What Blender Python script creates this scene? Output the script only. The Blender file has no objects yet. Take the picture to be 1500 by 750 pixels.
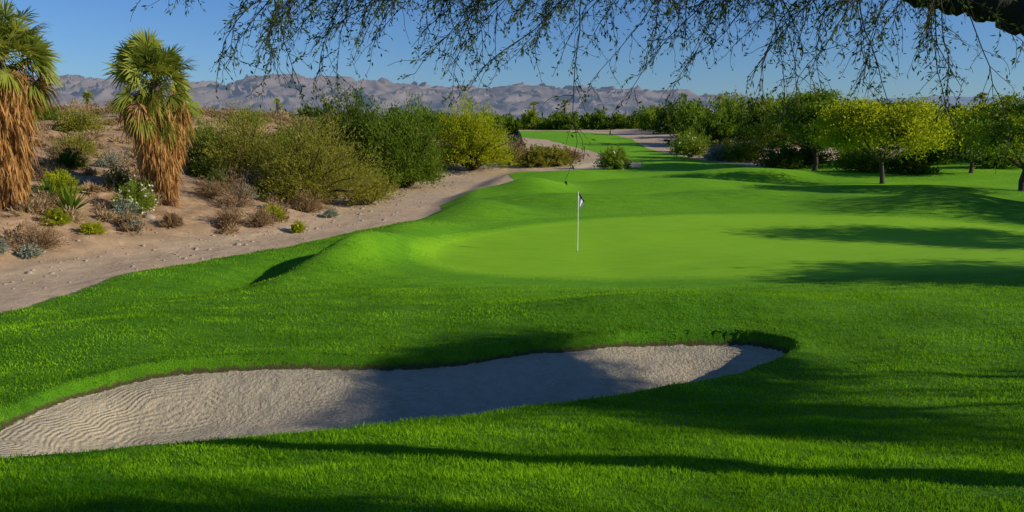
import bpy, math, numpy as np
from mathutils import Vector
rng=np.random.default_rng(7)
SUN_EL=math.radians(22); SUN_AZ=math.radians(-14)   # azimuth from +X toward +Y
# ---------------------------------------------------------------- noise
_pr=np.random.default_rng(3); _perm=_pr.permutation(256); _perm=np.concatenate([_perm,_perm])
_ga=_pr.uniform(0,2*np.pi,256); _gx=np.cos(_ga); _gy=np.sin(_ga)
def perlin(x,y):
    xi=np.floor(x).astype(int); yi=np.floor(y).astype(int); xf=x-xi; yf=y-yi
    xi&=255; yi&=255
    u=xf*xf*xf*(xf*(xf*6-15)+10); v=yf*yf*yf*(yf*(yf*6-15)+10)
    def g(ix,iy,dx,dy):
        h=_perm[_perm[ix&255]+(iy&255)]; return _gx[h]*dx+_gy[h]*dy
    a=g(xi,yi,xf,yf); b=g(xi+1,yi,xf-1,yf); c=g(xi,yi+1,xf,yf-1); d=g(xi+1,yi+1,xf-1,yf-1)
    return (a*(1-u)+b*u)*(1-v)+(c*(1-u)+d*u)*v
def fbm(x,y,o=4):
    r=0;a=1
    for i in range(o):
        r=r+a*perlin(x*2**i+17.3*i,y*2**i+5.1*i); a*=.5
    return r
def ridged(x,y,o=5):
    r=0;a=1;w=1
    for i in range(o):
        n=1-np.abs(perlin(x*2**i+7.3*i,y*2**i+3.1*i))*1.9; n=n*n
        r=r+a*n*w; w=np.clip(n*1.3,0,1); a*=.5
    return r/1.9
def ss(a,b,x):
    t=np.clip((x-a)/(b-a),0,1); return t*t*(3-2*t)
def gs(a,s,step):
    k=np.exp(-0.5*(np.arange(-4*s,4*s+step,step)/s)**2);k/=k.sum();n=len(k)//2
    return np.convolve(np.pad(a,n,mode='edge'),k,mode='same')[n:-n]
# ---------------------------------------------------------------- terrain description (metres)
Yt=np.arange(-100,600,0.5)
prof=gs(np.interp(Yt,[-100,-20,0,4,7,10.5,14,18,22,29.5,40,50,62,100,200,600],
                 [3.2,3.2,3.0,2.5,1.72,0.92,0.8,0.55,0.2,0,0,-0.1,-0.4,-0.2,0,0]),1.3,0.5)
xb=gs(np.interp(Yt,[-100,-10,10,22,27,34,43,50,60,72,85,120,200,600],
               [-60,-36,-24,-14.3,-12.4,-8.8,-3.8,-4.5,-4.5,-2.5,0,5,5,5]),1.5,0.5)
def catmull(P,n=5):
    P=np.array(P,float);N=len(P);out=[]
    for i in range(N):
        a,b,c,d=P[i-1],P[i],P[(i+1)%N],P[(i+2)%N]
        for t in np.linspace(0,1,n,endpoint=False):
            out.append(.5*((2*b)+(-a+c)*t+(2*a-5*b+4*c-d)*t*t+(-a+3*b-3*c+d)*t**3))
    return np.array(out)
def sdpoly(P,x,y):
    x=np.asarray(x,float);y=np.asarray(y,float)
    d=np.full(x.shape,1e18);ins=np.zeros(x.shape,bool);N=len(P)
    for i in range(N):
        ax,ay=P[i];bx,by=P[(i+1)%N];ex=bx-ax;ey=by-ay
        px=x-ax;py=y-ay
        t=np.clip((px*ex+py*ey)/(ex*ex+ey*ey+1e-12),0,1)
        d=np.minimum(d,(px-ex*t)**2+(py-ey*t)**2)
        if ay!=by:
            c=((ay>y)!=(by>y))&(x<ex*(y-ay)/(by-ay)+ax); ins^=c
    d=np.sqrt(d); return np.where(ins,-d,d)
BUNK=catmull([[-6.4,8.2],[-6.95,9.8],[-7.1,11.2],[-6.9,12.1],[-6.23,12.7],[-5.21,13.1],[-3.95,13.2],[-2.15,13.25],[-1.26,13.5],[-0.36,13.95],[0.62,14.5],[1.92,14.95],[3.22,15.05],[4.4,14.85],[5.0,14.4],[5.05,13.8],[4.5,12.95],[3.6,12.15],[2.5,11.4],[1.6,10.7],[0.6,9.95],[-0.3,9.3],[-1.1,8.7],[-1.95,8.1],[-2.8,7.6],[-3.6,7.2],[-4.3,6.95],[-5.1,6.85],[-5.9,7.2]],4)
GREEN=catmull([[-3.2,27.9],[-2.9,31],[-.9,34.6],[1.6,37.4],[5.1,39.6],[10.6,41.4],[15.8,41.1],[21.2,38.2],[24,33],[20,26],[15.3,22.6],[12.2,22.2],[9,22.6],[5,22.9],[2,23.3],[-.6,24.1],[-2.4,25.7]],4)
GRASS=np.array([(-90,-40),(-40,-10),(-24,6),(-13.6,15.6),(-12.3,18.4),(-11.8,21),(-11.6,24),(-11,27),(-10.6,30),(-9.6,33),(-7.4,36),(-5.4,38),(-4.1,42),(-3.7,46),(-4.9,53.5),(-3.0,57.3),(-.6,64.5),(.2,69),(-1,78),(0,81.5),(3.4,81.5),(8.5,83),(13.8,85.8),(15.1,94),(13.8,108),(12.0,126),(7,160),(-2,180),(-6,240),(14,250),(22,199),(24,163),(22,129),(23.5,107),(24.5,94),(26.5,88),(33,90),(48,92),(70,96),(140,100),(160,40),(160,-40)])
SANDP=catmull([[6.2,85.5],[9,97],[12.7,101],[14.8,91],[11,84.5]],4)
def bunk_sd(x,y):
    r=np.full(x.shape,50.0)
    m=(x>-10.5)&(x<8.5)&(y>3.5)&(y<18)
    if m.any(): r[m]=sdpoly(BUNK,x[m],y[m])
    return r
def G(x,y,cx,cy,sx,sy,a): return a*np.exp(-(((x-cx)/sx)**2+((y-cy)/sy)**2))
def GR_(x,y,cx,cy,sx,sy,a,rot):
    c,s=math.cos(rot),math.sin(rot);X=(x-cx)*c+(y-cy)*s;Y=-(x-cx)*s+(y-cy)*c
    return a*np.exp(-((X/sx)**2+(Y/sy)**2))
def H(x,y,ret=False):
    x=np.atleast_1d(np.asarray(x,float));y=np.atleast_1d(np.asarray(y,float))
    z=np.interp(y,Yt,prof)
    z=z+0.045*np.maximum(x-3,0)*(1-ss(18,34,y))*ss(300,60,x)
    z=z+ss(20,60,x)*ss(40,75,y)*1.0
    z=z-0.04*np.clip(-x-3,0,14)*(1-ss(14,24,y))
    s=np.interp(y,Yt,xb)-x
    z=z-0.75*ss(-2.2,1.2,s)*(1-ss(70,95,y))
    z=z+np.interp(s,[6,8,13,22,34,50,200],[0,0.2,1.4,3.3,5.9,6.3,6.5])*(1-0.7*ss(80,180,y))*ss(-5,15,y)
    # left shoulder of the green: a crest that drops sharply on its far-left side, with a hollow in front of it
    z=z+GR_(x,y,-5.3,27.0,1.25,3.6,1.0,-.35)-GR_(x,y,-7.6,25.2,1.3,3.2,.55,-.35)
    z=z+GR_(x,y,-4.3,33.5,1.6,3.5,.55,-.35)+G(x,y,-1.8,41.5,2.4,2.6,.75)
    z=z+G(x,y,3.0,17.0,3.6,1.3,.46)+G(x,y,-8.5,15.5,3,1.8,.22)
    z=z+G(x,y,3,47,6,2.2,.6)+G(x,y,14,50,7,2.5,.7)+G(x,y,24,44,5,4,.9)+G(x,y,12,62,9,4,.8)+G(x,y,1.5,58,2.6,4,.9)+G(x,y,5,73,5,4,.7)+G(x,y,22,74,7,4,.8)+G(x,y,27,56,7,4,.6)+G(x,y,18,88,6,6,.5)
    z=z-G(x,y,8,53,9,2.5,.35)-G(x,y,12,67,10,2.5,.35)
    z=z+ss(100,200,y)*1.6*(s<3)
    des=ss(4,10,s)
    gsd=np.clip((np.hypot((x-10)/14,(y-32)/10.5)-1)*3,0,1)
    z=z+des*(0.28*fbm(x*.25,y*.25,3)+0.07*fbm(x*1.3,y*1.3,3))+(1-des)*gsd*(0.14*fbm(x*.13,y*.16,2)+.06*fbm(x*.5,y*.8,3)*(1-ss(30,60,y)))
    z=z+.05*fbm(x*.2+3,y*.25,2)*(1-des)*(1-gsd)
    sd=bunk_sd(x,y); d=-sd
    z=z-0.20*ss(-0.03,0.10,d)-0.5*ss(0.06,1.6,d)+0.06*np.exp(-(sd/0.5)**2)*(sd>0)*ss(9,13,y)
    sand=ss(0.05,.2,d)
    z=z+sand*0.012*fbm(x*2.2,y*2.2,3)
    if ret: return z,sd,s
    return z
def h1(x,y): return float(H(x,y)[0])
# ---------------------------------------------------------------- mesh helpers
class MB:
    def __init__(s): s.v=[];s.f=[];s.m=[];s.r=[];s.n=0
    def add(s,V,Fc,mat=0,r=None):
        V=np.asarray(V,float).reshape(-1,3);Fc=np.asarray(Fc,int)
        s.v.append(V);s.f.append(Fc+s.n);s.m.append(np.full(len(Fc),mat));s.n+=len(V)
        s.r.append(np.full(len(V),.5) if r is None else np.asarray(r,float))
    def build(s,name,mats,smooth=False,loc=(0,0,0)):
        V=np.concatenate(s.v);R=np.concatenate(s.r)
        V=V-np.array(loc)
        me=bpy.data.meshes.new(name)
        nl=sum(f.size for f in s.f);nf=sum(len(f) for f in s.f)
        me.vertices.add(len(V));me.vertices.foreach_set('co',V.ravel())
        me.loops.add(nl);me.loops.foreach_set('vertex_index',np.concatenate([f.ravel() for f in s.f]).astype(np.int32))
        sz=np.concatenate([np.full(len(f),f.shape[1]) for f in s.f])
        st=np.concatenate([[0],np.cumsum(sz)[:-1]])
        me.polygons.add(nf);me.polygons.foreach_set('loop_start',st.astype(np.int32));me.polygons.foreach_set('loop_total',sz.astype(np.int32))
        me.polygons.foreach_set('material_index',np.concatenate(s.m).astype(np.int32))
        if smooth: me.polygons.foreach_set('use_smooth',np.ones(nf,bool))
        me.update(calc_edges=True)
        a=me.attributes.new('rnd','FLOAT','POINT');a.data.foreach_set('value',R)
        for m in mats: me.materials.append(m)
        o=bpy.data.objects.new(name,me);o.location=loc
        bpy.context.collection.objects.link(o);return o
def unit(a): return a/np.maximum(np.linalg.norm(a,axis=-1,keepdims=True),1e-9)
def tube(mb,P,R,k=6,mat=0,r=.5):
    P=np.asarray(P,float);R=np.asarray(R,float)*np.ones(len(P));n=len(P)
    T=unit(np.gradient(P,axis=0));up=np.array([0.13,.21,.97]) if abs(T[0][2])<.9 else np.array([1,.1,0])
    A=unit(np.cross(T,up));B=np.cross(T,A)
    th=np.linspace(0,2*np.pi,k,endpoint=False)
    V=P[:,None]+R[:,None,None]*(A[:,None]*np.cos(th)[None,:,None]+B[:,None]*np.sin(th)[None,:,None])
    i=np.arange(n*k).reshape(n,k);j=np.roll(i,-1,1)
    Fc=np.stack([i[:-1],j[:-1],j[1:],i[1:]],-1).reshape(-1,4)
    mb.add(V.reshape(-1,3),Fc,mat,np.full(n*k,r))
def leaves(mb,P,A,L,W,g,mat=0,r=None):
    """diamond leaves at P along axis A"""
    n=len(P);A=unit(A);S=unit(np.cross(A,g.normal(size=(n,3))))
    L=np.asarray(L)*np.ones(n);W=np.asarray(W)*np.ones(n)
    V=np.stack([P,P+A*(L*.5)[:,None]+S*W[:,None]*.5,P+A*L[:,None],P+A*(L*.5)[:,None]-S*W[:,None]*.5],1)
    r=g.random(n) if r is None else r
    mb.add(V.reshape(-1,3),np.arange(4*n).reshape(n,4),mat,np.repeat(r,4))
# ---------------------------------------------------------------- materials
def newmat(name):
    m=bpy.data.materials.new(name);m.use_nodes=True;nt=m.node_tree;nt.nodes.clear()
    o=nt.nodes.new('ShaderNodeOutputMaterial');return m,nt,o
class N:
    def __init__(s,nt): s.nt=nt
    def node(s,t,**k):
        n=s.nt.nodes.new(t)
        for a,b in k.items(): setattr(n,a,b)
        return n
    def put(s,inp,v):
        if isinstance(v,bpy.types.NodeSocket): s.nt.links.new(v,inp)
        else: inp.default_value=v
    def math(s,op,a,b=0.0,c=None,clamp=False):
        n=s.node('ShaderNodeMath',operation=op,use_clamp=clamp);s.put(n.inputs[0],a);s.put(n.inputs[1],b)
        if c is not None: s.put(n.inputs[2],c)
        return n.outputs[0]
    def noise(s,vec,scale,detail=3,rough=.5,dist=0):
        n=s.node('ShaderNodeTexNoise');s.put(n.inputs['Vector'],vec);n.inputs['Scale'].default_value=scale
        n.inputs['Detail'].default_value=detail;n.inputs['Roughness'].default_value=rough;n.inputs['Distortion'].default_value=dist
        return n.outputs[0]
    def mix(s,f,a,b,bt='MIX'):
        n=s.node('ShaderNodeMix',data_type='RGBA',blend_type=bt);s.put(n.inputs[0],f);s.put(n.inputs[6],a if not isinstance(a,tuple) else (*a,1)[:4]);s.put(n.inputs[7],b if not isinstance(b,tuple) else (*b,1)[:4]);return n.outputs[2]
    def rng(s,v,a,b,c=0.,d=1.):
        n=s.node('ShaderNodeMapRange');s.put(n.inputs[0],v);n.inputs[1].default_value=a;n.inputs[2].default_value=b;n.inputs[3].default_value=c;n.inputs[4].default_value=d;return n.outputs[0]
    def attr(s,n_): 
        n=s.node('ShaderNodeAttribute',attribute_name=n_);return n.outputs['Fac']
    def bump(s,h,strength,dist,normal=None):
        n=s.node('ShaderNodeBump');s.put(n.inputs['Height'],h);n.inputs['Strength'].default_value=strength;n.inputs['Distance'].default_value=dist
        if normal: s.put(n.inputs['Normal'],normal)
        return n.outputs[0]
    def mapping(s,vec,scale=(1,1,1),rot=(0,0,0)):
        n=s.node('ShaderNodeMapping');s.put(n.inputs[0],vec);n.inputs['Scale'].default_value=scale;n.inputs['Rotation'].default_value=rot;return n.outputs[0]
def leafmat(name,a,b,trans=.4,nscale=.8):
    m,nt,o=newmat(name);k=N(nt);r=k.attr('rnd')
    pos=k.node('ShaderNodeNewGeometry').outputs['Position']
    nz=k.noise(pos,nscale,2);f=k.math('ADD',k.math('MULTIPLY',r,.6),k.rng(nz,.35,.65,0,.4))
    c=k.mix(f,a,b)
    d=k.node('ShaderNodeBsdfDiffuse');k.put(d.inputs[0],c)
    t=k.node('ShaderNodeBsdfTranslucent');k.put(t.inputs[0],k.mix(.5,c,(min(b[0]*1.3,1),min(b[1]*1.3,1),b[2]*.6)))
    x=k.node('ShaderNodeMixShader');x.inputs[0].default_value=trans
    nt.links.new(d.outputs[0],x.inputs[1]);nt.links.new(t.outputs[0],x.inputs[2]);nt.links.new(x.outputs[0],o.inputs[0]);return m
def barkmat(name,a,b):
    m,nt,o=newmat(name);k=N(nt);pos=k.node('ShaderNodeNewGeometry').outputs['Position']
    nz=k.noise(k.mapping(pos,(1,1,.3)),14,5,.65)
    p=k.node('ShaderNodeBsdfPrincipled');k.put(p.inputs['Base Color'],k.mix(k.rng(nz,.3,.7),a,b));p.inputs['Roughness'].default_value=.9
    k.put(p.inputs['Normal'],k.bump(nz,.8,.03));nt.links.new(p.outputs[0],o.inputs[0]);return m
BARK=barkmat('bark',(.035,.025,.018),(.10,.075,.055))
BARKD=barkmat('dark_bark',(.012,.009,.007),(.035,.026,.02))
# ---------------------------------------------------------------- ground
def axis(segs):
    out=[]
    for a,b,st in segs: out.append(np.arange(a,b,st))
    return np.concatenate(out)
far=120*1.12**np.arange(0,42)
xs=np.concatenate([-far[::-1],axis([(-119,-45,1.5),(-45,-13,.4),(-13,-7.4,.15),(-7.4,5.5,.07),(5.5,14,.15),(14,45,.4),(45,119,1.5)]),far])
ys=np.concatenate([axis([(-120,-10,5),(-10,3,.5),(3,6.4,.12),(6.4,15.4,.055),(15.4,22,.1),(22,52,.18),(52,110,.4),(110,260,1.5)]),260*1.12**np.arange(0,34)])
X,Y=np.meshgrid(xs,ys);shp=X.shape
Z,sdb,sl=H(X.ravel(),Y.ravel(),True)
def lim(P,x,y,pad=6):
    r=np.full(x.shape,50.0);m=(x>P[:,0].min()-pad)&(x<P[:,0].max()+pad)&(y>P[:,1].min()-pad)&(y<P[:,1].max()+pad)
    r[m]=sdpoly(P,x[m],y[m]);return r
sdg=lim(GREEN,X.ravel(),Y.ravel());sdf=lim(GRASS,X.ravel(),Y.ravel(),20);sdp=lim(SANDP,X.ravel(),Y.ravel())
Z=Z-0.25*ss(0,1.5,-sdp)
idx=np.arange(X.size).reshape(shp)
mb=MB();mb.add(np.stack([X.ravel(),Y.ravel(),Z],-1),np.stack([idx[:-1,:-1],idx[:-1,1:],idx[1:,1:],idx[1:,:-1]],-1).reshape(-1,4))
m,nt,o=newmat('ground');k=N(nt)
pos=k.node('ShaderNodeNewGeometry').outputs['Position']
b_=k.attr('sd_bunker');g_=k.attr('sd_green');f_=k.attr('sd_grass');w_=k.attr('bank')
n_fine=k.noise(pos,38,4,.7);n_mid=k.noise(pos,7,4,.6);n_lo=k.noise(pos,.5,3,.55);n_vlo=k.noise(pos,.09,2)
n_str=k.noise(k.mapping(pos,(.6,2.2,1)),1.6,4,.65)
# rough grass
rough=k.mix(k.rng(n_fine,.3,.7),(.03,.13,.004),(.13,.37,.010))
rough=k.mix(k.rng(n_lo,.35,.7,0,.45),rough,(.18,.40,.010))
rough=k.mix(k.rng(n_mid,.45,.75,0,.4),rough,(.03,.14,.004))
rough=k.mix(k.rng(n_str,.48,.68,0,.6),rough,(.03,.13,.004))
fine=k.mix(k.rng(k.noise(pos,22,3,.6),.3,.7),(.24,.50,.010),(.31,.58,.014))
fine=k.mix(k.rng(n_lo,.3,.7,0,.6),fine,(.21,.48,.010))
fine=k.mix(k.rng(n_str,.45,.7,0,.35),fine,(.16,.41,.008))
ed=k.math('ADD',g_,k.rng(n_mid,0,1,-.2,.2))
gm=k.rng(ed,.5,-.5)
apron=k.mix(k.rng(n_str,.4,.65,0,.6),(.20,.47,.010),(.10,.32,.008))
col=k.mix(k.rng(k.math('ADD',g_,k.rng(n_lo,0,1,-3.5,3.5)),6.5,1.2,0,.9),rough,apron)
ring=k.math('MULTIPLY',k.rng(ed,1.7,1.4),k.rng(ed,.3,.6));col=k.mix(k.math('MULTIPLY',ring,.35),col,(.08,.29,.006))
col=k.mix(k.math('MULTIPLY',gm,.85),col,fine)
# mown fairway
yy=k.node('ShaderNodeSeparateXYZ');k.put(yy.inputs[0],pos)
fw=k.rng(k.math('ADD',yy.outputs[1],k.rng(n_lo,0,1,-5,5)),38,58,0,.8)
fwc=k.mix(k.rng(n_str,.4,.65,0,.6),(.24,.54,.010),(.12,.37,.008))
fwc=k.mix(k.rng(n_vlo,.42,.58,0,.4),fwc,(.09,.32,.007))
col=k.mix(k.math('MULTIPLY',fw,k.math('SUBTRACT',1.,gm)),col,fwc)
# desert
dn=k.noise(pos,1.6,5,.65);dn2=k.noise(pos,.35,3,.6);dn3=k.noise(pos,55,3,.7)
wash=k.mix(k.rng(dn,.3,.7),(.52,.385,.24),(.66,.51,.34))
wash=k.mix(k.rng(dn3,.4,.75,0,.4),wash,(.36,.25,.15))
wash=k.mix(k.rng(dn2,.5,.65,0,.35),wash,(.40,.29,.18))
bank=k.mix(k.rng(dn,.35,.65),(.30,.19,.10),(.58,.40,.24))
bank=k.mix(k.rng(dn2,.5,.62,0,.6),bank,(.24,.165,.09))
bank=k.mix(k.rng(dn3,.45,.7,0,.45),bank,(.16,.105,.06))
des=k.mix(k.rng(k.math('ADD',w_,k.rng(dn,0,1,-2,2)),6.5,9.5),wash,bank)
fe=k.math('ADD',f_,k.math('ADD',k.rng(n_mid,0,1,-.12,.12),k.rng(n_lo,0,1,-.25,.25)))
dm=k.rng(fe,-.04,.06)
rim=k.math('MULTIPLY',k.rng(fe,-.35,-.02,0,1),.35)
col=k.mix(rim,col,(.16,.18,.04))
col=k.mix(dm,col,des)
# bunker sand
wv=k.math('SINE',k.math('MULTIPLY',k.math('ADD',b_,k.rng(k.noise(pos,.8,2),0,1,-.5,.5)),2*math.pi/.085))
wm=k.rng(k.noise(pos,1.1,2),.36,.55)
wv=k.math('MULTIPLY',wv,wm)
sn=k.noise(pos,5,5,.7);sf=k.noise(pos,70,3,.7);s2=k.noise(pos,16,3,.6)
sand=k.mix(k.rng(sn,.3,.7),(.43,.37,.25),(.55,.48,.34));sand=k.mix(k.rng(sf,.4,.8,0,.35),sand,(.27,.22,.15))
sand=k.mix(k.rng(wv,-.2,1,0,.18),sand,(.30,.25,.17))
be=k.math('ADD',b_,k.math('ADD',k.rng(n_mid,0,1,-.05,.05),k.rng(n_fine,0,1,-.03,.03)))
bm=k.rng(be,-.09,-.105)
dirt=k.rng(be,-.035,-.06)
col=k.mix(dirt,col,(.09,.09,.03));col=k.mix(bm,col,sand)
hb=k.math('ADD',k.math('MULTIPLY',wv,.13),k.math('ADD',k.math('MULTIPLY',sn,.9),k.math('ADD',k.math('MULTIPLY',s2,.8),k.math('MULTIPLY',sf,.25))))
hg=k.math('ADD',n_fine,k.math('ADD',k.math('MULTIPLY',n_mid,.8),k.math('MULTIPLY',n_str,1.8)))
hd=k.math('ADD',k.math('MULTIPLY',dn,1.8),k.math('MULTIPLY',dn3,.4))
hh=k.mix(gm,hg,k.math('MULTIPLY',n_fine,.15));hh=k.mix(dm,hh,hd);hh=k.mix(bm,hh,hb)
p=k.node('ShaderNodeBsdfPrincipled');k.put(p.inputs['Base Color'],col);p.inputs['Roughness'].default_value=.95;p.inputs['Specular IOR Level'].default_value=.15
k.put(p.inputs['Normal'],k.bump(hh,.9,.06));nt.links.new(p.outputs[0],o.inputs[0])
gr=mb.build('ground',[m],True)
for nm,ar in (('sd_bunker',np.minimum(sdb,sdp)),('sd_green',sdg),('sd_grass',sdf),('bank',sl)):
    a=gr.data.attributes.new(nm,'FLOAT','POINT');a.data.foreach_set('value',ar.astype(np.float32))
# ---------------------------------------------------------------- grass blades
g=np.random.default_rng(11);n=540000
r=3.0*(36/3.0)**g.random(n);th=g.uniform(-.74,.74,n)
x=r*np.sin(th);y=r*np.cos(th)
z,sb,_=H(x,y,True);gd=lim(GREEN,x,y)
keep=(sb>-.05)&(gd>1.2+2.8*g.random(n))&(sdpoly(GRASS,x,y)<-.02)
x,y,z,r,sb=x[keep],y[keep],z[keep],r[keep],sb[keep];n=len(x)
pat=fbm(x*.45,y*1.2,3);pat2=fbm(x*2.5,y*2.5,2)*np.interp(r,[3,10,20],[1,.8,.35])
hgt=(0.031+.0005*r)*g.uniform(.5,1.4,n)*(1+.6*fbm(x*.7,y*.7,2)+.7*pat2);w=(.0026+.00065*r)*g.uniform(.7,1.3,n)
az=g.uniform(0,2*np.pi,n);lean=g.normal(0,.5,(n,2))*hgt[:,None]
sx=np.cos(az)*w*.5;sy=np.sin(az)*w*.5
B=np.stack([x,y,z-.004],-1)
V=np.stack([B+np.stack([sx,sy,0*x],-1),B-np.stack([sx,sy,0*x],-1),
  B+np.stack([lean[:,0]*.4-sx*.7,lean[:,1]*.4-sy*.7,hgt*.6],-1),B+np.stack([lean[:,0]*.4+sx*.7,lean[:,1]*.4+sy*.7,hgt*.6],-1),
  B+np.stack([lean[:,0],lean[:,1],hgt],-1)],1).reshape(-1,3)
i=np.arange(n)*5
mb=MB();rr=np.repeat(np.clip(g.random(n)*.9-.05+.8*pat+.5*pat2,0,1),5)
mb.add(V,np.stack([i,i+1,i+2,i+3],-1),0,rr);mb.f.append(np.stack([i+3,i+2,i+4],-1));mb.m.append(np.zeros(n))
GR=leafmat('grass_blades',(.025,.12,.004),(.30,.58,.016),.35,.6)
mb.build('grass',[GR])
# ---------------------------------------------------------------- plants
def lobes(g,k=7):
    D=unit(g.normal(size=(k,3)));A=g.uniform(-.28,.28,k)
    return lambda d: 1+np.sum(A[None]*np.maximum(0,d@D.T)**3*1.6,1)
def shrub(name,x,y,rx,h,mat,K=120,n=25,L=.15,W=.04,seed=1,flower=None,fl=0,zoff=0,mb=None,stem=30,minel=.08):
    g=np.random.default_rng(seed);own=mb is None
    if own: mb=MB()
    z=h1(x,y)+zoff;base=np.array([x,y,z-.03])
    az=g.uniform(0,2*np.pi,K);el=np.arcsin(g.uniform(minel,1,K))
    d=np.stack([np.cos(az)*np.cos(el),np.sin(az)*np.cos(el),np.sin(el)],-1)
    f=lobes(g)(d)*g.uniform(.68,1.12,K)
    tip=d*np.array([rx,rx,h])*f[:,None]
    t=g.uniform(.2,1,(K,n))**.7
    off=np.zeros((K,n,3));off[...,2]=(t*(1-t))*h*.35
    P=base+tip[:,None]*t[...,None]+off+g.normal(0,.05*rx,(K,n,3))
    ax=unit(tip)[:,None]+g.normal(0,.55,(K,n,3))+np.array([0,0,.25])
    rs=np.clip(np.repeat(g.random(K),n)*.6+g.random(K*n)*.4,0,1)
    leaves(mb,P.reshape(-1,3),ax.reshape(-1,3),L*g.uniform(.6,1.4,K*n),W*g.uniform(.7,1.4,K*n),g,0,rs)
    tt=np.linspace(0,.92,4)
    for q in range(min(stem,K)):
        pts=base+tip[q]*tt[:,None];pts[:,2]+=(tt*(1-tt))*h*.35
        tube(mb,pts,np.linspace(.02,.005,4)*max(h,.6),3,1)
    mats=[mat,BARK]
    if flower is not None:
        q=g.integers(0,K,fl);pp=base+tip[q]*g.uniform(.92,1.06,(fl,1))
        leaves(mb,pp,g.normal(size=(fl,3)),L*1.1,L*.9,g,2);mats.append(flower)
    if own: return mb.build(name,mats,loc=(x,y,z))
def tree(name,x,y,cz,rx,rz,mat,K=38,n=420,L=.16,W=.09,seed=1,trunk_r=.2,bark=None,cr=.2,cx=0,cy=0,fork=.35,ry=None,low=-.55):
    """trunk, limbs to each leaf clump; cz = crown centre height above ground"""
    g=np.random.default_rng(seed);mb=MB();z=h1(x,y);ry=ry or rx
    d=unit(g.normal(size=(K,3)));d[:,2]=np.where(d[:,2]<low,-d[:,2],d[:,2]);rad=g.uniform(.2,1.15,K)**.6*lobes(g)(d)
    C=np.array([x+cx,y+cy,z+cz])+d*rad[:,None]*np.array([rx,ry,rz])*.85
    fk=np.array([x+cx*.35,y+cy*.35,z+max((cz-rz)*.6+rz*fork,.8)])
    base=np.array([x,y,z-.15]);mid=(base+fk)/2+np.array([g.normal(0,.12),g.normal(0,.12),0])
    tube(mb,np.array([base,base+(mid-base)*.3,mid,fk]),[trunk_r*1.5,trunk_r,trunk_r*.85,trunk_r*.75],8,1)
    nl=7
    laz=np.linspace(0,2*np.pi,nl,endpoint=False)+g.uniform(0,.6,nl)
    LB=fk+np.stack([np.cos(laz)*rx*.42,np.sin(laz)*ry*.42,np.full(nl,(cz-rz*.1)+z-fk[2])*g.uniform(.4,1,nl)],-1)
    tt=np.linspace(0,1,6)[:,None]
    for q in range(nl):
        c=(fk+LB[q])/2+g.normal(0,.15,3)+np.array([0,0,-.15])
        tube(mb,(1-tt)**2*fk+2*tt*(1-tt)*c+tt**2*LB[q],np.linspace(trunk_r*.6,trunk_r*.3,6),6,1)
    for q in range(K):
        a=LB[np.argmin(np.linalg.norm(LB-C[q],axis=1))];c=(a+C[q])/2+g.normal(0,.2,3)+np.array([0,0,.15*rz])
        tube(mb,(1-tt)**2*a+2*tt*(1-tt)*c+tt**2*C[q],np.linspace(trunk_r*.28,.015,6),4,1)
    cs=cr*np.array([rx,ry,rz*.75])*g.uniform(.45,1.25,(K,1))
    P=C[:,None]+g.normal(size=(K,n,3))*cs[:,None]
    rs=np.clip(np.repeat(g.random(K),n)*.6+g.random(K*n)*.4,0,1)
    ax=g.normal(size=(K*n,3))+np.array([0,0,-.4])
    leaves(mb,P.reshape(-1,3),ax,L*g.uniform(.6,1.4,K*n),W*g.uniform(.7,1.3,K*n),g,0,rs)
    return mb.build(name,[mat,bark or BARK],loc=(x,y,z))
CREO=leafmat('creosote_leaves',(.12,.13,.02),(.37,.36,.06),.35)
PALO=leafmat('palo_verde_leaves',(.09,.15,.015),(.28,.37,.035),.4)
DARKL=leafmat('dark_leaves',(.03,.065,.012),(.13,.19,.03),.35)
YEL=leafmat('yellow_green_leaves',(.13,.19,.012),(.48,.52,.03),.5)
MID=leafmat('mid_green_leaves',(.05,.11,.015),(.20,.29,.03),.4)
SAGE=leafmat('sage_leaves',(.16,.19,.14),(.36,.40,.31),.2)
DRY=leafmat('dry_brush',(.17,.11,.06),(.42,.29,.16),.25)
DRYP=leafmat('pale_dry_grass',(.28,.20,.11),(.54,.41,.24),.3)
FLW=leafmat('cream_flowers',(.6,.56,.42),(.75,.72,.6),.3);FLY=leafmat('yellow_flowers',(.6,.45,.03),(.75,.6,.05),.3)
# large shrubs on the wash bank
shrub('creosote_bush',-13.2,51.5,4.9,5.6,CREO,K=640,n=45,L=.24,W=.045,seed=2,stem=70)
shrub('desert_broom_bush',-18.5,56,3.6,5.2,CREO,K=380,n=40,L=.22,W=.05,seed=3)
shrub('palo_verde_shrub',-9.3,71,4.9,7.2,MID,K=560,n=45,L=.3,W=.08,seed=4,stem=60)
shrub('palo_verde_shrub',-14.5,74,4.3,6.2,DARKL,K=420,n=40,L=.3,W=.09,seed=41)
shrub('palo_verde_shrub',-4.2,86.5,4.7,7.5,YEL,K=500,n=45,L=.32,W=.09,seed=5,stem=50)
shrub('desert_broom_bush',-22.5,58.7,2.3,3.4,MID,K=220,n=30,L=.2,W=.05,seed=6)
shrub('desert_broom_bush',-17.5,61,3.2,4.6,MID,K=300,n=35,L=.24,W=.06,seed=62)
shrub('creosote_bush',-33.4,62.7,2.2,2.2,CREO,K=160,n=30,L=.2,W=.06,seed=7)
shrub('creosote_bush',-9.8,55,2.2,2.6,CREO,K=200,n=30,L=.2,W=.05,seed=71)
shrub('brittlebush',-21.8,38.8,1.0,1.4,YEL,K=120,n=30,L=.13,W=.035,seed=8)
shrub('flowering_shrub',-18.3,38.9,1.25,1.75,PALO,K=190,n=30,L=.12,W=.04,seed=9,flower=FLW,fl=240)
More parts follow.
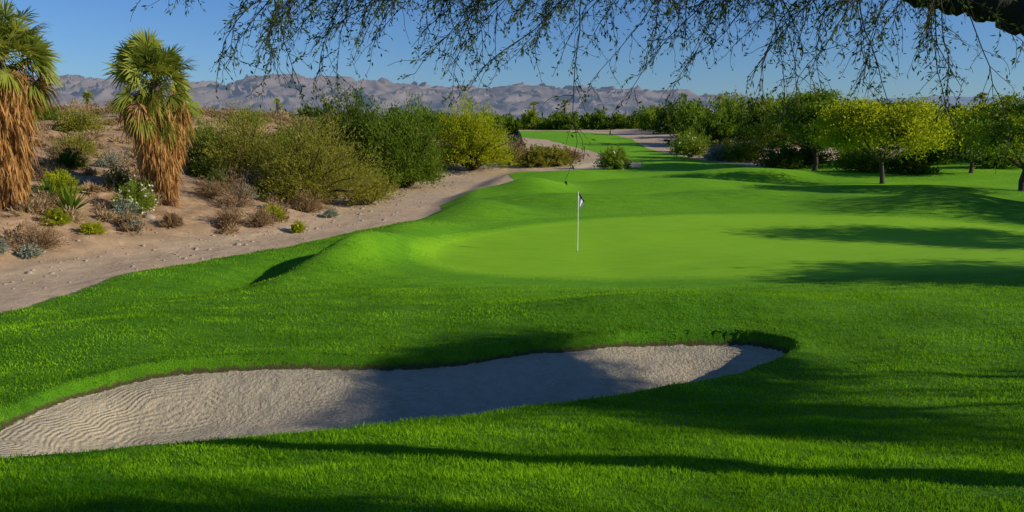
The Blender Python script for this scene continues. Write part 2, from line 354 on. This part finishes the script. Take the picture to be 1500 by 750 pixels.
shrub('flowering_shrub',-20.4,41.5,.8,1.1,CREO,K=110,n=24,L=.12,W=.04,seed=91,flower=FLW,fl=100)
for i,(x,y,r,h) in enumerate([(-18.4,38.0,.62,.75),(-17.0,52.7,1.0,1.2),(-18.9,31.0,.45,.5),(-10.6,46.0,.6,.6),(-15.6,47,.8,.8),(-24,48,1.0,1.0),(-19.9,30.4,.6,.7),(-17.2,36.2,.5,.5)]):
    shrub('sagebrush',x,y,r,h,SAGE,K=110,n=24,L=.09,W=.03,seed=100+i)
for i,(x,y,r,h) in enumerate([(-19.1,32.0,1.1,.95),(-14.1,39.8,.95,1.3),(-14.9,43.7,1.2,1.5),(-17.6,36.6,.6,.6),(-16.1,37.8,.5,.6),(-20.9,36,.8,.8),(-23.5,41,1.0,1.0),(-19.2,43,1.0,.9),(-12.2,47.5,1.2,1.4),(-16.8,44.5,.9,.9),(-25.5,46,1.4,1.2),(-21,47.5,1.1,1.0),(-12.9,41,.7,.8),(-28,52,1.5,1.2)]):
    shrub('dry_bush',x,y,r,h,DRY,K=150,n=24,L=.12,W=.022,seed=130+i)
for i,(x,y,r,h) in enumerate([(-12.6,42.6,.75,.95),(-10.9,40.4,.5,.6),(-18.2,34.6,.5,.5),(-17.9,49.1,1.1,1.5),(-15.3,50.5,1.2,1.6),(-19.7,34.6,.55,.7)]):
    shrub('brittlebush',x,y,r,h,(YEL if i in(0,1,2,5) else DARKL),K=110,n=24,L=.10,W=.03,seed=160+i,flower=FLY,fl=30 if i in(0,1,2,5) else 0)
for i,(x,y,r,h,mt) in enumerate([(-27,50,1.5,1.4,CREO),(-24.5,44.5,1.1,1.2,DARKL),(-26,60,1.7,1.6,CREO),(-38,66,2.2,1.6,MID),(-44,72,2.4,1.8,CREO),(-29,70,2.2,2.0,MID),(-24,66,2.2,2.6,DARKL),(-36,78,2.6,1.8,CREO),(-28,86,2.6,2.2,PALO),(-21,80,2.6,3.4,CREO),(-20.5,53.5,1.4,1.7,DARKL),(-23,52,1.2,1.3,CREO),(-33,48,1.3,1.3,DARKL)]):
    shrub('desert_bush',x,y,r,h,mt,K=130,n=22,L=.2,W=.05,seed=400+i)
# agave rosette
def agave(x,y,r,seed):
    g=np.random.default_rng(seed);mb=MB();z=h1(x,y)
    for q in range(46):
        a=g.uniform(0,6.28);e=math.asin(g.uniform(.15,1));d=np.array([math.cos(a)*math.cos(e),math.sin(a)*math.cos(e),math.sin(e)])
        s=np.array([-math.sin(a),math.cos(a),0]);P=np.array([x,y,z+.05]);w=.055*r
        V=[P-s*w*.6,P+s*w*.6,P+d*r*.5+s*w,P+d*r*.5-s*w,P+d*r*g.uniform(.9,1.1)-np.array([0,0,.05])]
        mb.add(V,[[0,1,2,3]],0,np.full(5,g.random()));mb.f.append(np.array([[3,2,4]])+mb.n-5);mb.m.append(np.zeros(1))
    mb.build('agave_plant',[MID],loc=(x,y,z))
agave(-20.1,36.4,1.5,5);agave(-21.6,37.4,1.1,6)
# scattered scrub over the desert bank: one object
mb=MB();g=np.random.default_rng(21)
for q in range(420):
    y=g.uniform(27,110);s_=g.uniform(7.5,60);x=float(np.interp(y,Yt,xb))-s_
    r=g.uniform(.2,.65)*(1+y/120)
    shrub('',x,y,r,r*g.uniform(.5,1.1),None,K=24,n=13,L=.13*(1+y/90),W=.03*(1+y/60),seed=1000+q,mb=mb,stem=0)
mb.build('desert_scrub',[DRY,BARK])
mb=MB()
for q in range(330):
    y=g.uniform(34,120);s_=g.uniform(10,62);x=float(np.interp(y,Yt,xb))-s_
    r=g.uniform(.25,.75)*(1+y/120)
    shrub('',x,y,r,r*g.uniform(.4,.9),None,K=26,n=12,L=.2*(1+y/90),W=.035*(1+y/60),seed=2000+q,mb=mb,stem=0)
mb.build('dry_grass_clumps',[DRYP,BARK])
mb=MB()
for q in range(42):
    y=g.uniform(60,150);s_=g.uniform(20,75);x=float(np.interp(y,Yt,xb))-s_
    r=g.uniform(.8,2.0)
    shrub('',x,y,r,r*g.uniform(.6,1.0),None,K=60,n=16,L=.35,W=.12,seed=3000+q,mb=mb,stem=0)
mb.build('ridge_bushes',[MID,BARK])
# pebbles and stones in the wash
ROCK=barkmat('rock',(.22,.17,.12),(.45,.38,.30))
mb=MB();g=np.random.default_rng(31)
ico=np.array([(0,0,1),(.89,0,.45),(.28,.85,.45),(-.72,.53,.45),(-.72,-.53,.45),(.28,-.85,.45),(.72,.53,-.45),(-.28,.85,-.45),(-.89,0,-.45),(-.28,-.85,-.45),(.72,-.53,-.45),(0,0,-1)])
icf=np.array([(0,1,2),(0,2,3),(0,3,4),(0,4,5),(0,5,1),(1,6,2),(2,7,3),(3,8,4),(4,9,5),(5,10,1),(6,7,2),(7,8,3),(8,9,4),(9,10,5),(10,6,1),(11,7,6),(11,8,7),(11,9,8),(11,10,9),(11,6,10)])
yy_=g.uniform(22,88,900);s_=g.normal(7,2.6,900);xx_=np.interp(yy_,Yt,xb)-s_;zz_=H(xx_,yy_)
ok=sdpoly(GRASS,xx_,yy_)>.3
for x,y,z in zip(xx_[ok],yy_[ok],zz_[ok]):
    s=g.lognormal(-2.9,.5);mb.add(ico*g.uniform(.7,1.3,(12,3))*s*np.array([1,1,.65])+np.array([x,y,z]),icf,0)
mb.build('stones',[ROCK])
# ---------------------------------------------------------------- palms
FROND=leafmat('palm_fronds',(.08,.12,.015),(.38,.42,.07),.3)
SKIRT=leafmat('dead_palm_skirt',(.22,.11,.035),(.64,.38,.14),.2,2.5)
def palm(x,y,h,cr,sw,seed,skirt_top=.62,detail=1.0,zb=None):
    g=np.random.default_rng(seed);mb=MB();z=h1(x,y);top=z+h-cr*.85
    tube(mb,np.array([[x,y,z-.2],[x,y,z+.6],[x+.05,y,z+h*.5],[x,y,top]]),[.55,.36,.3,.28],10,2)
    # skirt: hanging dead fronds
    n=int(5600*detail);t=g.random(n)**.75;az=g.uniform(0,2*np.pi,n)
    st=z+h*skirt_top+cr*.22*np.sin(az*2+1)+g.normal(0,.25,n)+cr*.05
    zz=z+.35+(st-z-.1)*t
    fr=(zz-z)/(st-z);rad=sw*(.42+.58*fr**1.3)*np.sqrt(g.uniform(.2,1.1,n))
    rad*=1+.25*np.sin(az*3+zz*1.7)+.15*np.sin(az*7+zz*4)
    P=np.stack([x+rad*np.cos(az),y+rad*np.sin(az),zz],-1)
    A=np.stack([np.cos(az)*.06,np.sin(az)*.06,-np.ones(n)],-1)+g.normal(0,.15,(n,3))
    leaves(mb,P,A,g.uniform(.35,1.15,n),g.uniform(.03,.08,n),g,1,np.clip(g.random(n)*.7+.3*np.sin(az*5+zz*2),0,1))
    # crown fans
    nf=int(92*detail)
    for q in range(nf):
        e=math.radians(g.uniform(-60,75)) if q>10 else math.radians(g.uniform(50,85));a=g.uniform(0,2*np.pi)
        dv=np.array([math.cos(a)*math.cos(e),math.sin(a)*math.cos(e),math.sin(e)])
        c0=np.array([x,y,top+g.uniform(-.5,.3)]);pl=cr*g.uniform(.38,.72)
        dr=.10 if e>0 else .3
        droop=np.array([0,0,-dr*pl]);c1=c0+dv*pl+droop
        tube(mb,[c0,c0+dv*pl*.55+droop*.2,c1],[.03,.022,.018],3,0,.9)
        side=unit(np.cross(dv,[0,0,1.]));upv=np.cross(side,dv)
        roll=g.normal(0,.8);side,upv=side*math.cos(roll)+upv*math.sin(roll),upv*math.cos(roll)-side*math.sin(roll)
        ns=20;fa=np.linspace(-1.5,1.5,ns);fl=cr*.46*g.uniform(.8,1.15)
        D=dv[None]*np.cos(fa)[:,None]+side[None]*np.sin(fa)[:,None]+upv[None]*(.12*np.cos(fa*8))[:,None]
        Lm=fl*(.8+.2*np.cos(fa))*g.uniform(.85,1.1,ns)
        S=unit(np.cross(D,upv));w=fl*.042
        tdr=(.04,.28) if e>.2 else ((.12,.5) if e>-.4 else (.3,.8))
        mid_=c1+D*(Lm*.55)[:,None]+np.array([0,0,-.03]);tip=c1+D*(Lm*.95)[:,None]+np.array([0,0,-1.])*(Lm*g.uniform(tdr[0],tdr[1],ns))[:,None]
        V=np.stack([c1-S*w*.25,c1+S*w*.25,mid_+S*w,mid_-S*w,tip+S*w*.12,tip-S*w*.12],1).reshape(-1,3)
        i=np.arange(ns)*6;Fq=np.concatenate([np.stack([i,i+1,i+2,i+3],-1),np.stack([i+3,i+2,i+4,i+5],-1)])
        old=(e<math.radians(-30)) and g.random()<.4
        mb.add(V,Fq,1 if old else 0,np.full(len(V),np.clip(g.normal(.5,.3),0,1)))
    return mb.build('fan_palm_tree',[FROND,SKIRT,BARK],loc=(x,y,z))
palm(-21.9,35.1,8.8,2.5,1.2,51,.58)
palm(-17.9,41.2,8.1,2.3,1.35,52,.58)
# ---------------------------------------------------------------- right-hand trees
tree('palo_verde_tree',29.7,64.5,4.2,5.9,3.2,YEL,K=80,n=290,L=.22,W=.12,seed=61,trunk_r=.2,cr=.14,cx=-.6)
tree('mesquite_tree',34.3,54.0,3.7,5.0,3.0,PALO,K=70,n=290,L=.2,W=.11,seed=62,trunk_r=.22,cr=.15,cx=.3)
tree('mesquite_tree',30.0,80,4.4,5.0,3.4,MID,K=66,n=240,L=.28,W=.15,seed=63,trunk_r=.25,cr=.16)
tree('mesquite_tree',39,84,3.9,6.0,3.2,DARKL,K=60,n=240,L=.3,W=.16,seed=64,trunk_r=.25,cr=.17)
tree('mesquite_tree',50,84,2.9,6,2.4,MID,K=56,n=240,L=.3,W=.16,seed=65,trunk_r=.25,cr=.17)
tree('palo_verde_tree',41,72,3.0,4.2,2.3,YEL,K=44,n=240,L=.24,W=.13,seed=66,trunk_r=.2,cr=.17)
tree('mesquite_tree',60,84,2.9,6,2.4,DARKL,K=50,n=240,L=.3,W=.16,seed=67,trunk_r=.25,cr=.17)
tree('mesquite_tree',35,96,4.0,6,3.4,PALO,K=50,n=240,L=.3,W=.17,seed=68,trunk_r=.25,cr=.17)
for i,(x,y,r,h,mt) in enumerate([(33,76,2.2,2.0,MID),(36.5,74,2.4,1.8,DARKL),(46,76,2.6,2.2,MID),(52,74,3,2.4,DARKL),(28,84,2.4,2.4,DARKL),(43,84,3,3,MID),(57,80,3,2.6,PALO),(32,88,3,3,DARKL),(48,90,4,3.0,MID),(64,78,3,2.8,MID),(39,90,3.5,3,PALO)]):
    shrub('hedge_bush',x,y,r,h,mt,K=170,n=26,L=.28,W=.11,seed=600+i,minel=.0)
# trees that stand beyond the right edge and shade the bunker, foreground and green
tree('mesquite_tree',22.0,6.6,6.3,2.1,1.45,MID,K=64,n=420,L=.14,W=.09,seed=71,trunk_r=.16,cr=.2,bark=BARKD,ry=3.6,low=-.3)
tree('mesquite_tree',13.8,.2,4.8,2.6,1.3,MID,K=38,n=280,L=.13,W=.08,seed=75,trunk_r=.16,cr=.17,bark=BARKD,ry=1.5)
tree('mesquite_tree',31,29.5,5.0,4.2,2.4,MID,K=44,n=300,L=.2,W=.11,seed=72,trunk_r=.25,cr=.2)
tree('mesquite_tree',24.5,18.5,4.0,3.0,1.6,MID,K=34,n=260,L=.2,W=.11,seed=73,trunk_r=.2,cr=.2)
tree('mesquite_tree',41,38,6.0,5.5,3.2,MID,K=44,n=300,L=.24,W=.13,seed=74,trunk_r=.25,cr=.2)
# ---------------------------------------------------------------- mid and far vegetation
shrub('round_flowering_bush',10.8,84,2.1,2.4,PALO,K=200,n=30,L=.24,W=.09,seed=201,flower=FLW,fl=90,minel=.02)
for i,(x,y,r,h,mt) in enumerate([(2.5,89,2.0,2.4,CREO),(5.0,90,1.8,2.2,CREO),(3.6,93,2.4,2.4,DARKL),(23.8,108,2.6,3.2,PALO),(27,104,2.4,2.6,CREO),(25,116,2.0,2.2,DARKL),(27,122,3.2,3.4,MID),(27.5,97,2.4,2.4,MID),(25.5,99,1.8,1.8,SAGE),(0,93,2.0,2.2,DRY),(1,97,2.0,1.6,CREO),(29.5,101,2.6,2.6,CREO),(7,103,2.2,1.2,DRY)]):
    shrub('desert_bush',x,y,r,h,mt,K=150,n=26,L=.28,W=.1,seed=210+i,flower=(FLW if i in(3,4,11) else None),fl=60 if i in(3,4,11) else 0,minel=.02)
g=np.random.default_rng(77)
for nm,mt,cnt,sd in (('distant_trees',DARKL,44,1),('distant_trees',MID,50,2),('distant_trees',PALO,50,3)):
    mb=MB()
    for q in range(cnt):
        y=g.uniform(125,290);u=g.uniform(-.32,.78);x=u*y
        if -12<x<30 and y<250: x=30+g.uniform(2,30)+0*x
        if u<-.05: y=g.uniform(150,260);x=u*y
        r=g.uniform(2.6,6.4);hh_=g.uniform(3.0,8.0)*(1.0 if u>-.05 else .7)*(1 if x/y<.42 else .65)
        shrub('',x,y,r,hh_,None,K=110,n=22,L=.7,W=.30,seed=5000*sd+q,mb=mb,stem=6,minel=.0)
    mb.build(nm,[mt,BARK])
mb=MB()
for q in range(26):
    y=g.uniform(260,310);x=g.uniform(-24,52);r=g.uniform(4,7)
    shrub('',x,y,r,g.uniform(3.5,7.0),None,K=120,n=22,L=.9,W=.4,seed=9000+q,mb=mb,stem=4,minel=.0)
mb.build('distant_trees',[MID,BARK])
for x,y,h,c,s in [(-70,135,6,1.4,2),(-43,150,6,1.3,3),(118,205,9,2.2,4),(126,208,8.5,2.2,5),(132,190,8,2.0,6),(8,300,10,2.2,7),(20,310,11,2.2,8),(66,260,10,2.0,9),(-34,150,5.5,1.3,10)]:
    palm(x,y,h,c,.6,300+s,.5,.35)
# ---------------------------------------------------------------- overhanging mesquite: limb and hanging twigs
g=np.random.default_rng(91);mb=MB()
def bez(P,n=14):
    P=np.array(P,float);m=len(P)-1;t=np.linspace(0,m,n*m+1);i=np.minimum(t.astype(int),m-1);f=(t-i)[:,None]
    Q=np.vstack([2*P[0]-P[1],P,2*P[-1]-P[-2]]);a,b,c,d=Q[i],Q[i+1],Q[i+2],Q[i+3]
    return .5*(2*b+(-a+c)*f+(2*a-5*b+4*c-d)*f*f+(-a+3*b-3*c+d)*f**3)
zt=h1(8.8,4.4)
limb=bez([(8.8,4.4,zt-.2),(8.6,4.45,zt+.8),(7.6,4.8,4.35),(5.9,5.2,4.75),(4.6,5.45,5.06),(3.75,5.6,5.41),(3.25,5.63,5.60),(2.8,5.63,5.66),(2.2,5.67,5.80),(1.05,5.74,5.88),(-.7,5.8,5.91),(-2.3,5.74,5.84)])
LN=len(limb)
lr=np.interp(np.linspace(0,1,LN),[0,.1,.3,.45,.55,.64,.72,.8,1],[.3,.24,.2,.17,.145,.11,.055,.035,.014])*(1+.12*np.sin(np.arange(LN)*.9)+.08*np.sin(np.arange(LN)*2.3))
tube(mb,limb,lr,10,0)
pool=[limb[int(LN*.68):]]
for st in range(34):
    q=limb[g.integers(int(LN*.64),LN-2)]
    a=g.uniform(0,2*np.pi);d=np.array([math.cos(a)*1.4-.3,math.sin(a)*1.0,g.uniform(-.05,.2)])
    e=q+d*g.uniform(.5,1.0);e[0]=np.clip(e[0],-2.1,2.7)
    e[2]=4.8+.142*e[1]+g.uniform(.02,.28)
    P=bez([q,(q+e)/2+g.normal(0,.07,3)+[0,0,.09],e],7);tube(mb,P,np.linspace(.021,.007,len(P)),5,0);pool.append(P[4:])
pool=np.concatenate(pool)
LP=[];LA=[]
def strand(p,d,L,r0,r1,sag,nseg=9,wob=.12):
    pts=[p];d=d/np.linalg.norm(d);st=L/nseg
    for i in range(nseg):
        d=d+g.normal(0,wob,3)+np.array([0,0,-sag]);d=d/np.linalg.norm(d);pts.append(pts[-1]+d*st)
    pts=np.array(pts);tube(mb,pts,np.linspace(r0,r1,len(pts)),3,0);return pts
for q in range(190):
    p=pool[g.integers(len(pool))]+0
    left=1.0 if p[0]<1.0 else .25
    if p[0]<-1.3 and g.random()<.75: continue
    d=np.array([-.85*left+g.normal(0,.5),g.normal(0,.45),-.2+g.normal(0,.22)])
    low=np.interp(p[0],[-2.8,-1.7,0,1.0,2.4],[.5,.75,.95,.82,.85])
    M=strand(p,d,g.uniform(.45,1.4)*low,.0055,.002,.085,10,.13)
    for i in range(2,11):
        for _ in range(2):
            if g.random()<.22: continue
            dd=(M[i]-M[i-1]);dd=dd/np.linalg.norm(dd)+g.normal(0,.6,3);dd[2]-=.1
            S=strand(M[i],dd,g.uniform(.08,.28),.0024,.0013,.10,5,.18)
            for j in range(1,6):
                for __ in range(g.integers(0,4)):
                    LP.append(S[j]+g.normal(0,.008,3));v=S[j]-S[j-1];v=v/np.linalg.norm(v)+g.normal(0,.7,3);LA.append(v)
LP=np.array(LP);LA=np.array(LA)
leaves(mb,LP,LA,g.uniform(.02,.048,len(LP)),g.uniform(.006,.014,len(LP)),g,1)
TWL=leafmat('mesquite_leaflets',(.03,.06,.012),(.10,.16,.03),.3)
mb.build('overhanging_mesquite_tree',[BARKD,TWL])
# ---------------------------------------------------------------- golf flag and cup
fx,fy=2.42,29.3;fz=h1(fx,fy)
def simple(name,c,rough=.5):
    m,nt,o=newmat(name);k=N(nt);pos=k.node('ShaderNodeNewGeometry').outputs['Position'];nz=k.noise(pos,30,2)
    p=k.node('ShaderNodeBsdfPrincipled');k.put(p.inputs['Base Color'],k.mix(k.rng(nz,.3,.7,0,.15),c,tuple(v*.7 for v in c)));p.inputs['Roughness'].default_value=rough
    nt.links.new(p.outputs[0],o.inputs[0]);return m
WH=simple('white_paint',(.8,.8,.78));NV=simple('navy_cloth',(.03,.03,.06),.8);CL=simple('white_cloth',(.75,.75,.75),.9);BK=simple('cup_black',(.01,.01,.01))
e=bpy.data.objects.new('golf_flagstick',None);e.location=(fx,fy,fz);bpy.context.collection.objects.link(e)
mb=MB();tube(mb,[[0,0,-.1],[0,0,.8],[0,0,2.2],[0,0,2.22]],[.017,.016,.014,.004],8,0);pole=mb.build('pole',[WH],True);pole.parent=e
mb=MB();nu,nv=12,14;U,Vv=np.meshgrid(np.linspace(0,1,nu),np.linspace(0,1,nv))
fxs=.015+U*.22*(1-.45*Vv)+0*U;fys=.05*np.sin(U*9+Vv*2)*U;fzs=2.18-Vv*.42-U*.30*(1-.3*Vv)
i=np.arange(nu*nv).reshape(nv,nu);Fq=np.stack([i[:-1,:-1],i[:-1,1:],i[1:,1:],i[1:,:-1]],-1)
mb.add(np.stack([fxs,fys,fzs],-1),Fq[3:].reshape(-1,4),0);mb.f.append(Fq[:3].reshape(-1,4));mb.m.append(np.ones(Fq[:3].shape[0]*Fq.shape[1]))
fl=mb.build('flag_cloth',[CL,NV],True);fl.parent=e
mb=MB();th=np.linspace(0,2*np.pi,24,endpoint=False);V=[(0,0,.006)]+[(.054*math.cos(a),.054*math.sin(a),.006) for a in th]
mb.add(V,[[0,j+1,(j+1)%24+1] for j in range(24)]);cup=mb.build('cup',[BK]);cup.parent=e
# ---------------------------------------------------------------- mountains
def mountmat(name,a,b,airlight):
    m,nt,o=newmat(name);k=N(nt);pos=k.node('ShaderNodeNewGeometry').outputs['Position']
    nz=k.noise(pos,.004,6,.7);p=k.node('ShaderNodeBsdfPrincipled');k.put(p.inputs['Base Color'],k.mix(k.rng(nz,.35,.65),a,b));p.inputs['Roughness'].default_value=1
    p.inputs['Specular IOR Level'].default_value=0;p.inputs['Emission Color'].default_value=(*airlight,1);p.inputs['Emission Strength'].default_value=1  # bluish glow painted into the rock as atmospheric haze, lifts its shadows
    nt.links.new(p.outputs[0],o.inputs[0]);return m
def mountains(name,y0,y1,px,top,mat,sc,nx,ny,u0,u1,gul=.42):
    u=np.linspace(u0,u1,nx);v=np.linspace(0,1,ny);U,Vv=np.meshgrid(u,v);yy=y0+(y1-y0)*Vv;xx=U*yy
    crest=y0+(y1-y0)*.75
    env=np.interp(U,[(p-750)/1160 for p in px],[(175-t)/1177*crest for t in top])
    wx=xx+sc*.8*fbm(xx/sc/1.3,yy/sc/1.3,3);wy=yy+sc*.8*fbm(xx/sc/1.3+9,yy/sc/1.3+4,3)
    rl=ridged(wx/(sc*2.2),wy/(sc*3.2),3);rh=ridged(wx/(sc*.6),wy/(sc*1.8),4)
    sh=np.where(Vv<.75,(Vv/.75)**1.1,1-.6*ss(.75,1,Vv))
    zz=env*(sh*(.92+.20*(rl-.5)+.07*(rh-.5))+gul*(rh-.6)*sh*(1-.72*sh)+gul*.4*(rl-.5)*sh*(1-sh))-10*(1-ss(0,.08,Vv))+4.8
    i=np.arange(nx*ny).reshape(ny,nx);mb=MB()
    mb.add(np.stack([xx,yy,zz],-1),np.stack([i[:-1,:-1],i[:-1,1:],i[1:,1:],i[1:,:-1]],-1).reshape(-1,4));mb.build(name,[mat],True)
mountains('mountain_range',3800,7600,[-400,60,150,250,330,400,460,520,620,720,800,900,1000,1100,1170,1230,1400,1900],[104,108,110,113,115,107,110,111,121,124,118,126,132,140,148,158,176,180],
  mountmat('mountain_rock_airlight',(.095,.076,.07),(.155,.125,.11),(.078,.105,.15)),420,1700,190,-1.0,.9,.72)
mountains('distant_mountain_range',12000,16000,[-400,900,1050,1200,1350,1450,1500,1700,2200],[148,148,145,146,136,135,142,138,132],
  mountmat('hazy_rock_airlight',(.07,.075,.09),(.09,.095,.11),(.12,.175,.26)),1300,500,50,-1.1,1.3,.5)
# ---------------------------------------------------------------- light, sky, camera
sd_=np.array([math.cos(SUN_EL)*math.cos(SUN_AZ),math.cos(SUN_EL)*math.sin(SUN_AZ),math.sin(SUN_EL)])
L=bpy.data.lights.new('sun','SUN');L.energy=5.0;L.angle=math.radians(.5);L.color=(1,.89,.72)
so=bpy.data.objects.new('sun',L);bpy.context.collection.objects.link(so);so.rotation_euler=Vector(sd_).to_track_quat('Z','Y').to_euler()
w=bpy.data.worlds.new('World');bpy.context.scene.world=w;w.use_nodes=True;nt=w.node_tree;nt.nodes.clear()
sk=nt.nodes.new('ShaderNodeTexSky');sk.sky_type='NISHITA';sk.sun_disc=False;sk.sun_elevation=SUN_EL;sk.sun_rotation=math.pi/2-SUN_AZ
sk.air_density=1.0;sk.dust_density=0.1;sk.ozone_density=3.0;sk.altitude=300
tn=nt.nodes.new('ShaderNodeMix');tn.data_type='RGBA';tn.blend_type='MULTIPLY';tn.inputs[0].default_value=1;tn.inputs[7].default_value=(.50,.74,1.15,1)
bg=nt.nodes.new('ShaderNodeBackground');bg.inputs[1].default_value=.088;wo=nt.nodes.new('ShaderNodeOutputWorld')
nt.links.new(sk.outputs[0],tn.inputs[6]);nt.links.new(tn.outputs[2],bg.inputs[0]);nt.links.new(bg.outputs[0],wo.inputs[0])
cam=bpy.data.cameras.new('camera');co=bpy.data.objects.new('camera',cam);bpy.context.collection.objects.link(co)
co.location=(0,0,4.8);co.rotation_euler=(math.radians(90-9.6),0,0);cam.lens=36*1177/1500;cam.clip_end=60000;cam.clip_start=.05
sc=bpy.context.scene;sc.camera=co;sc.view_settings.view_transform='Standard';sc.view_settings.look='None';sc.view_settings.exposure=0
